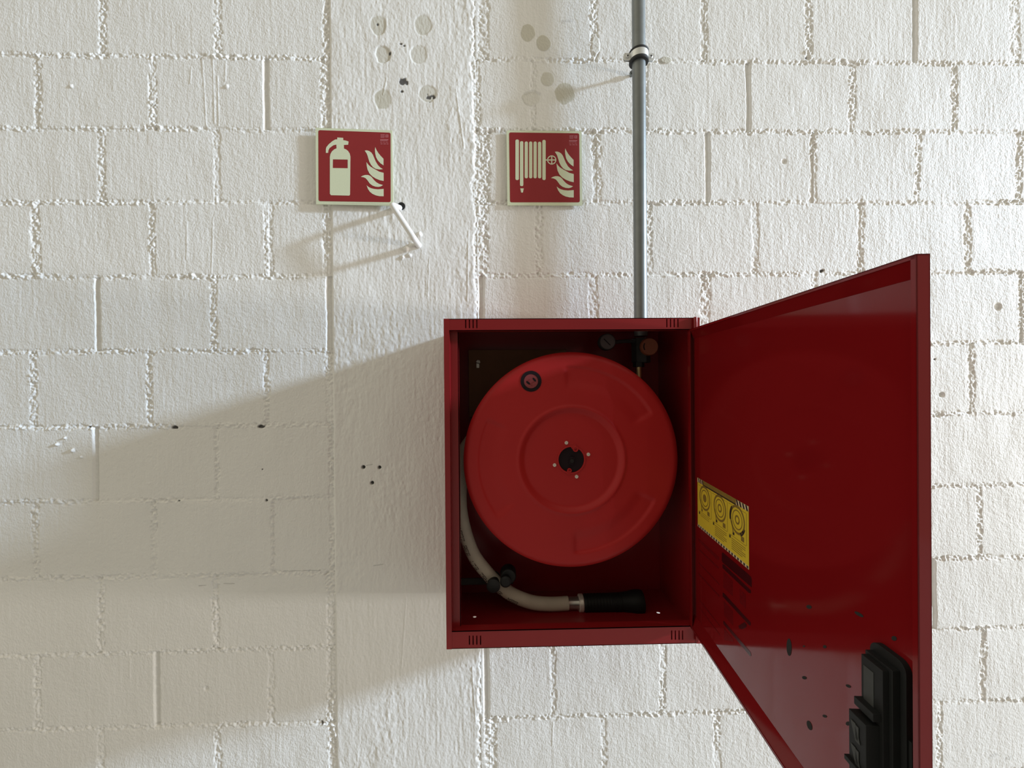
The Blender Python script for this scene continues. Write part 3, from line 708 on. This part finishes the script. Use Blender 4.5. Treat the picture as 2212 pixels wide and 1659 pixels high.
# coupling and nozzle
ex = (at(1300, 1306.5, -0.10) - path[-1]); ex.y = 0; ex = Vector((1, 0, 0))
cpl = path[-1] - Vector((0.004, 0, 0)); 
bm = B(); lathe(bm, [(0.0150, 0), (0.0155, 0.002), (0.0150, 0.004), (0.0150, 0.026), (0.0158, 0.030), (0.0158, 0.032)], cpl, ex, 40); obj('coupling', bm, M_ALU, hose)
bm = B(); lathe(bm, [(0.0195, 0), (0.0212, 0.002), (0.0212, 0.010), (0.0195, 0.012)], cpl + ex*0.030, ex, 40); o = obj('coupling_ring', bm, M_SCREW, hose)
bm = B(); n = 48; nz0 = cpl + ex*0.042
prof = [(0.0185, 0), (0.0205, 0.003), (0.0208, 0.060), (0.0215, 0.085), (0.0245, 0.104), (0.0265, 0.112), (0.0275, 0.118), (0.0275, 0.130), (0.0262, 0.134), (0.0220, 0.134), (0.0200, 0.126)]
pr2 = []
for (r, h_), (r2, h2) in zip(prof, prof[1:]):
    pr2.append((r, h_))
    if h2 - h_ > 0.02:
        for k in range(1, 24): pr2.append((r + (r2-r)*k/24 + (0.0007 if k % 3 == 1 else 0), h_ + (h2-h_)*k/24))
pr2.append(prof[-1])
pr2 = [(r*1.03, h_*1.11) for r, h_ in pr2]
lathe(bm, pr2, nz0 + Vector((0, 0, 0)), ex, n); nozz = obj('nozzle', bm, M_BLACK, hose)
# guide clip around the hose
gq = at(1076, 1257, -0.11)
guide = empty('hose_guide', (gq.x, gq.y, gq.z), 'black roller guide gripping the pale hose at the lower left', 'hose guide')
for (px, py, yy, r, ln) in ((1066, 1261, -0.150, 0.0165, 0.050), (1092, 1252, -0.150, 0.0135, 0.055)):
    bm = B(); q = at(px, py, -0.128); lathe(bm, [(r*0.7, 0), (r, 0.003), (r*0.82, ln*0.5), (r, ln-0.003), (r*0.7, ln)], (q.x, -0.155+0.012, q.z), (0, 1, 0), 24); obj('roller', bm, M_RUBBER, guide)
bm = B(); q = at(1098, 1240, -0.11); lathe(bm, [(0.017, 0), (0.019, 0.004), (0.019, 0.03)], (q.x, -0.125, q.z), (0, 1, 0), 28); obj('bracket_plate', bm, M_RUBBER, guide, bevel=0.001)
bm = B(); a = at(1003, 1249, -0.07); c = at(1058, 1262, -0.07); box(bm, (X0+T, -0.072, c.z), (c.x+0.06, -0.068, a.z)); obj('arm', bm, M_GREYBLK, guide, bevel=0.0008)

# ------------------------------------------------------------------ valve and gauge inside the cabinet
gz = at(1308, 740, -0.10)
gauge = empty('pressure_gauge', gz, 'small round grey pressure gauge at the top inside the cabinet', 'gauge')
gx = gz
bm = B(); lathe(bm, [(0.0195, 0), (0.0205, 0.003), (0.0205, 0.020), (0.0195, 0.022)], (gx.x, -0.098, gx.z), (0, -1, 0), 40, 0)
obj('gauge_case', bm, M_GREYBLK, gauge)
bm = B(); lathe(bm, [(0.0178, 0), (0.0178, 0.001)], (gx.x, -0.120, gx.z), (0, -1, 0), 40, 0); plate(bm, [[(gx.x+a, -0.1212, gx.z+b) for a, b in ((-0.010, 0.006), (-0.009, 0.008), (0.007, -0.008), (0.006, -0.0095))]], (0, -0.0003, 0), 1)
obj('gauge_dial', bm, [M_GLASS, M_HUB], gauge)
bm = B(); tube(bm, [Vector((gx.x+0.018, -0.105, gx.z)), Vector((gx.x+0.05, -0.095, gx.z+0.004)), Vector((pipe_x-0.012, -0.068, gx.z+0.006))], 0.005, 12); obj('gauge_stem', bm, M_GREYBLK, gauge)
vq = at(1404, 748.5, -0.135)
valve = empty('stop_valve', (vq.x, vq.y, vq.z), 'stop valve with round orange knob at the top right inside the cabinet', 'valve')
bm = B(); lathe(bm, [(0.018, 0), (0.0215, 0.003), (0.0215, 0.012), (0.0195, 0.015), (0.0, 0.0155)][:4], (vq.x, -0.120, vq.z), (0, -1, 0), 48)
obj('orange_knob', bm, M_ORANGE, valve, bevel=0.0)
bm = B(); plate(bm, [[(vq.x+u, -0.1352, vq.z+v) for u, v in (circle2(0, 0, 0.0165, 0.0165, 10, 150, 212) + circle2(0, 0, 0.0135, 0.0150, 10, 212, 150))]], (0, -0.0003, 0)); obj('knob_mark', bm, M_HUB, valve, smooth=0)
bm = B(); lathe(bm, [(0.009, 0), (0.009, 0.05)], (vq.x, -0.072, vq.z), (0, -1, 0), 20); lathe(bm, [(0.022, 0), (0.024, 0.004), (0.024, 0.060), (0.022, 0.064)], (pipe_x, pipe_y, vq.z-0.036), (0, 0, 1), 6)
box(bm, (pipe_x, pipe_y-0.012, vq.z-0.012), (vq.x+0.01, pipe_y+0.004, vq.z+0.012))
obj('valve_body', bm, M_GREYBLK, valve, bevel=0.001)
fq = at(1384.5, 800, -0.075)
bm = B(); lathe(bm, [(0.0085, 0), (0.0085, 0.060)], (fq.x-0.004, -0.070, vq.z-0.105), (0, 0, 1), 24); obj('brass_fitting', bm, M_BRASS, valve)
bm = B(); lathe(bm, [(0.014, 0), (0.014, 0.012)], (fq.x-0.004, -0.070, vq.z-0.047), (0, 0, 1), 6); obj('coupling_nut', bm, M_RUBBER, valve)

# ------------------------------------------------------------------ water pipe and its clamp
pipe = empty('water_pipe', (pipe_x, pipe_y, ZT), 'galvanised steel water pipe running down into the cabinet top', 'pipe')
bm = B(); lathe(bm, [(pipe_r, 0), (pipe_r, 1.75)], (pipe_x, pipe_y, ZT-0.02), (0, 0, 1), 48)
obj('pipe_tube', bm, M_GALV, pipe)
cq = at(1381, 121, pipe_y-0.005)
clampo = empty('pipe_clamp', (pipe_x, pipe_y, cq.z), 'zinc pipe clamp with black rubber lining around the grey pipe', 'clamp')
def shell(bm_, r0, r1, z0, z1, n=48, bev=0.0):
    lathe(bm_, [(r0, z0), (r1-bev, z0), (r1, z0+bev), (r1, z1-bev), (r1-bev, z1), (r0, z1), (r0, z0)], (pipe_x, pipe_y, cq.z), (0, 0, 1), n, 0, False, False)
bm = B(); shell(bm, pipe_r, 0.0248, -0.0150, -0.0085, bev=0.0015); shell(bm, pipe_r, 0.0248, 0.0085, 0.0150, bev=0.0015); shell(bm, pipe_r, 0.0222, -0.0090, 0.0090); obj('rubber_lining', bm, M_RUBBER, clampo)
bm = B(); shell(bm, 0.0220, 0.0240, -0.0084, 0.0084)
for s in (-1, 1):
    lp = [(pipe_x + s*u, pipe_y-0.0015, cq.z + v) for u, v in (((0.019, -0.0095), (0.037, -0.0095), (0.040, -0.006), (0.040, 0.006), (0.037, 0.0095), (0.019, 0.0080)))]
    plate(bm, [lp], (0, -0.002, 0)); plate(bm, [[(x, y+0.005, z) for x, y, z in lp]], (0, -0.002, 0))
obj('clamp_band', bm, M_ZINC, clampo, bevel=0.0004)
for s in (-1, 1):
    bm = B(); c = Vector((pipe_x + s*0.0305, pipe_y-0.0035, cq.z))
    lathe(bm, [(0.0046, 0), (0.0046, 0.0016), (0.0030, 0.0030)], c, (0, -1, 0), 20)
    for a in (20, 110):
        Mx = Matrix.Translation(c) @ Matrix.Rotation(math.radians(a), 4, 'Y'); box(bm, (-0.0032, -0.0034, -0.0006), (0.0032, -0.0029, 0.0006), 1, Mx)
    obj('clamp_screw', bm, [M_ZINC, M_HOLE], clampo)
bm = B(); lathe(bm, [(0.004, 0), (0.004, 0.046)], (pipe_x, pipe_y+0.019, cq.z), (0, 1, 0), 16); lathe(bm, [(0.0075, 0), (0.0075, 0.006)], (pipe_x, -0.012, cq.z), (0, 1, 0), 6); obj('wall_stud', bm, M_GALV, clampo)

# ------------------------------------------------------------------ the two signs
def SP(o_, y): return at(660 + o_[0]/3.456, 260 + o_[1]/3.456, y)
FL = [[(520, 200), (530, 222), (543, 243), (560, 264), (582, 287), (582, 336), (560, 321), (540, 300), (526, 274), (520, 245), (518, 220)],
      [(442, 226), (458, 224), (475, 229), (491, 240), (503, 257), (513, 281), (524, 307), (541, 335), (558, 352), (578, 365), (550, 367), (524, 362), (504, 350), (488, 331), (475, 305), (466, 274), (458, 250)],
      [(455, 312), (468, 330), (484, 345), (505, 358), (525, 369), (550, 383), (583, 392), (583, 453), (555, 447), (525, 435), (498, 418), (477, 396), (463, 368), (457, 340)],
      [(413, 422), (428, 413), (446, 408), (466, 408), (482, 414), (496, 426), (510, 444), (527, 461), (548, 474), (578, 483), (563, 493), (545, 497), (522, 495), (500, 487), (480, 472), (462, 447), (450, 433), (434, 425)],
      [(456, 485), (470, 497), (488, 506), (510, 512), (540, 515), (583, 512), (583, 567), (552, 566), (524, 560), (500, 549), (480, 533), (466, 512)]]
EXT = [(182, 548), (190, 559), (325, 562), (332, 555), (335, 272), (330, 248), (318, 229), (303, 217), (287, 211), (286, 184), (318, 182), (321, 158), (300, 151), (281, 148), (281, 131), (237, 128), (237, 142), (222, 143), (200, 156), (172, 180), (156, 200), (152, 215), (152, 243), (168, 243), (171, 222), (180, 206), (208, 186), (230, 181), (232, 209), (214, 217), (196, 233), (186, 252), (182, 272)]
def sign(name, label, outer, red, yfront, syms):
    c = SP(((outer[0][0]+outer[2][0])/2, (outer[0][1]+outer[2][1])/2), yfront)
    root = empty(name, (c.x, yfront, c.z), label, 'sign', 'fire safety signs on the wall')
    bm = B(); plate(bm, [[SP(p, yfront) for p in outer]], (0, 0.0018, 0)); obj('sign_plate', bm, M_GLOW, root, smooth=0)
    ctr = c
    bm = B()
    inn = [Vector(((p.x-ctr.x)*0.9 + ctr.x, 0, (p.z-ctr.z)*0.9 + ctr.z)) for p in [SP(q, yfront) for q in outer]]
    plate(bm, [[(p.x, yfront+0.0018, p.z) for p in inn]], (0, -0.001-yfront-0.0018+0.0005, 0)); obj('foam_pad', bm, M_WHITE, root, smooth=0)
    # red field with rounded corners
    bm = B(); n = len(red); lp = []
    for i in range(n):
        p0, p1, p2 = Vector(red[i-1]), Vector(red[i]), Vector(red[(i+1) % n]); r = 14
        a = p1 + (p0-p1).normalized()*r; b = p1 + (p2-p1).normalized()*r
        for k in range(6):
            t = k/5; lp.append((1-t)**2*a + 2*t*(1-t)*p1 + t*t*b)
    plate(bm, [[SP(q, yfront-0.0001) for q in lp]], (0, -0.0002, 0)); obj('red_field', bm, M_SIGNRED, root, smooth=0)
    for nm, polys, mm, lift in syms:
        bm = B()
        for q in polys:
            loops = q if isinstance(q[0], list) else [q]
            plate(bm, [[SP(w, yfront-lift) for w in lp_] for lp_ in loops], (0, -0.0002, 0))
        obj(nm, bm, mm, root, smooth=0)
    return root
def mark(dx, dy):
    out = []
    for (x0, y0, x1, y1) in ((560, 106, 592, 110), (560, 114, 590, 117), (560, 121, 592, 124), (560, 128, 588, 131), (598, 106, 603, 128), (612, 106, 617, 128), (603, 108, 612, 112), (603, 122, 612, 126),
                             (557, 142, 618, 148), (557, 151, 612, 154), (557, 162, 572, 165), (578, 162, 592, 165), (598, 162, 616, 165), (560, 174, 575, 178), (582, 174, 600, 178), (606, 174, 618, 178)):
        out.append([(x0+dx, y0+dy), (x1+dx, y0+dy), (x1+dx, y1+dy), (x0+dx, y1+dy)])
    return out
sign('fire_extinguisher_sign', 'square red sign with a fire extinguisher and flames, left of the two', [(75, 55), (648, 75), (655, 637), (79, 626)], [(96, 73), (635, 92), (636, 611), (98, 603)], -0.012,
     [('extinguisher_symbol', [[EXT, [(204, 291), (203, 356), (315, 358), (315, 293)]]], M_GLOW, 0.0004), ('flame_symbol', FL, M_GLOW, 0.0004), ('small_print', mark(0, 0), M_PINK, 0.0004)])
def bar(x0, y0, x1, y1, r): return rrect(x0, y0, x1, y1, r, 4)
hr = [bar(1567, 143, 1593, 446, 11), bar(1601, 156, 1626, 491, 10), bar(1636, 158, 1660, 433, 11), bar(1669, 158, 1693, 433, 11), bar(1702, 158, 1726, 433, 11), bar(1735, 160, 1760, 433, 11), bar(1768, 146, 1793, 446, 11),
      [(1603, 508), (1629, 508), (1623, 539), (1610, 539)], [(1793, 292), (1812, 292), (1812, 300), (1793, 300)],
      [circle2(1838, 296, 34, None, 32), circle2(1838, 296, 27, None, 32)], [(1811, 292), (1865, 292), (1865, 300), (1811, 300)], [(1834, 269), (1842, 269), (1842, 323), (1834, 323)]]
sign('fire_hose_sign', 'square red sign with a hose reel and flames, nearest the grey pipe', [(1500, 75), (2060, 80), (2066, 636), (1507, 634)], [(1520, 90), (2043, 97), (2048, 612), (1527, 612)], -0.007,
     [('hose_reel_symbol', hr, M_GLOW, 0.0004), ('flame_symbol', [[(x+1419, y+9) for x, y in f] for f in FL], M_GLOW, 0.0004), ('small_print', mark(1410, 7), M_PINK, 0.0004)])

# ------------------------------------------------------------------ old white bracket beside the extinguisher sign
yb = -0.062
pa, pb = at(847, 443, yb), at(893.5, 514, yb)
wa, wb = at(864, 449, 0.0), at(905, 531, 0.0)
brk = empty('wall_bracket', ((wa.x+wb.x)/2, 0, (wa.z+wb.z)/2), 'white painted metal bracket at the corner of the extinguisher sign', 'bracket')
d_ = (pb-pa).normalized(); sd = Vector((0, -1, 0)).cross(d_).normalized()
bm = B()
def strap(bm_, a, b, w, th, up):
    t = (b-a).normalized(); s1 = t.cross(up).normalized()*w; s2 = s1.cross(t).normalized()*th
    vs = [a-s1-s2, a+s1-s2, a+s1+s2, a-s1+s2, b-s1-s2, b+s1-s2, b+s1+s2, b-s1+s2]
    v = [bm_.verts.new(q) for q in vs]
    for f in ((0, 1, 2, 3), (7, 6, 5, 4), (0, 4, 5, 1), (1, 5, 6, 2), (2, 6, 7, 3), (3, 7, 4, 0)): bm_.faces.new([v[i] for i in f])
bar_path = catmull([wa + Vector((0, 0.004, 0)), wa.lerp(pa, 0.75), pa + Vector((0.002, 0.006, 0)) , pa + d_*0.006, pa.lerp(pb, 0.5), pb - d_*0.006, pb + Vector((0, 0.006, 0)), pb.lerp(wb, 0.4), wb + Vector((0, 0.004, 0))], 6)
tube(bm, bar_path, 0.0082, 8)
obj('bracket_bar', bm, M_WHITE, brk, smooth=60)
bm = B(); q = at(867, 445.5, -0.0035); lathe(bm, [(0.0105, 0), (0.0105, 0.001)], (q.x, -0.0045, q.z), (0, 1, 0), 20); o = obj('socket_hole', bm, M_HOLE, brk); tag(o, 'dark hole around the upper end')
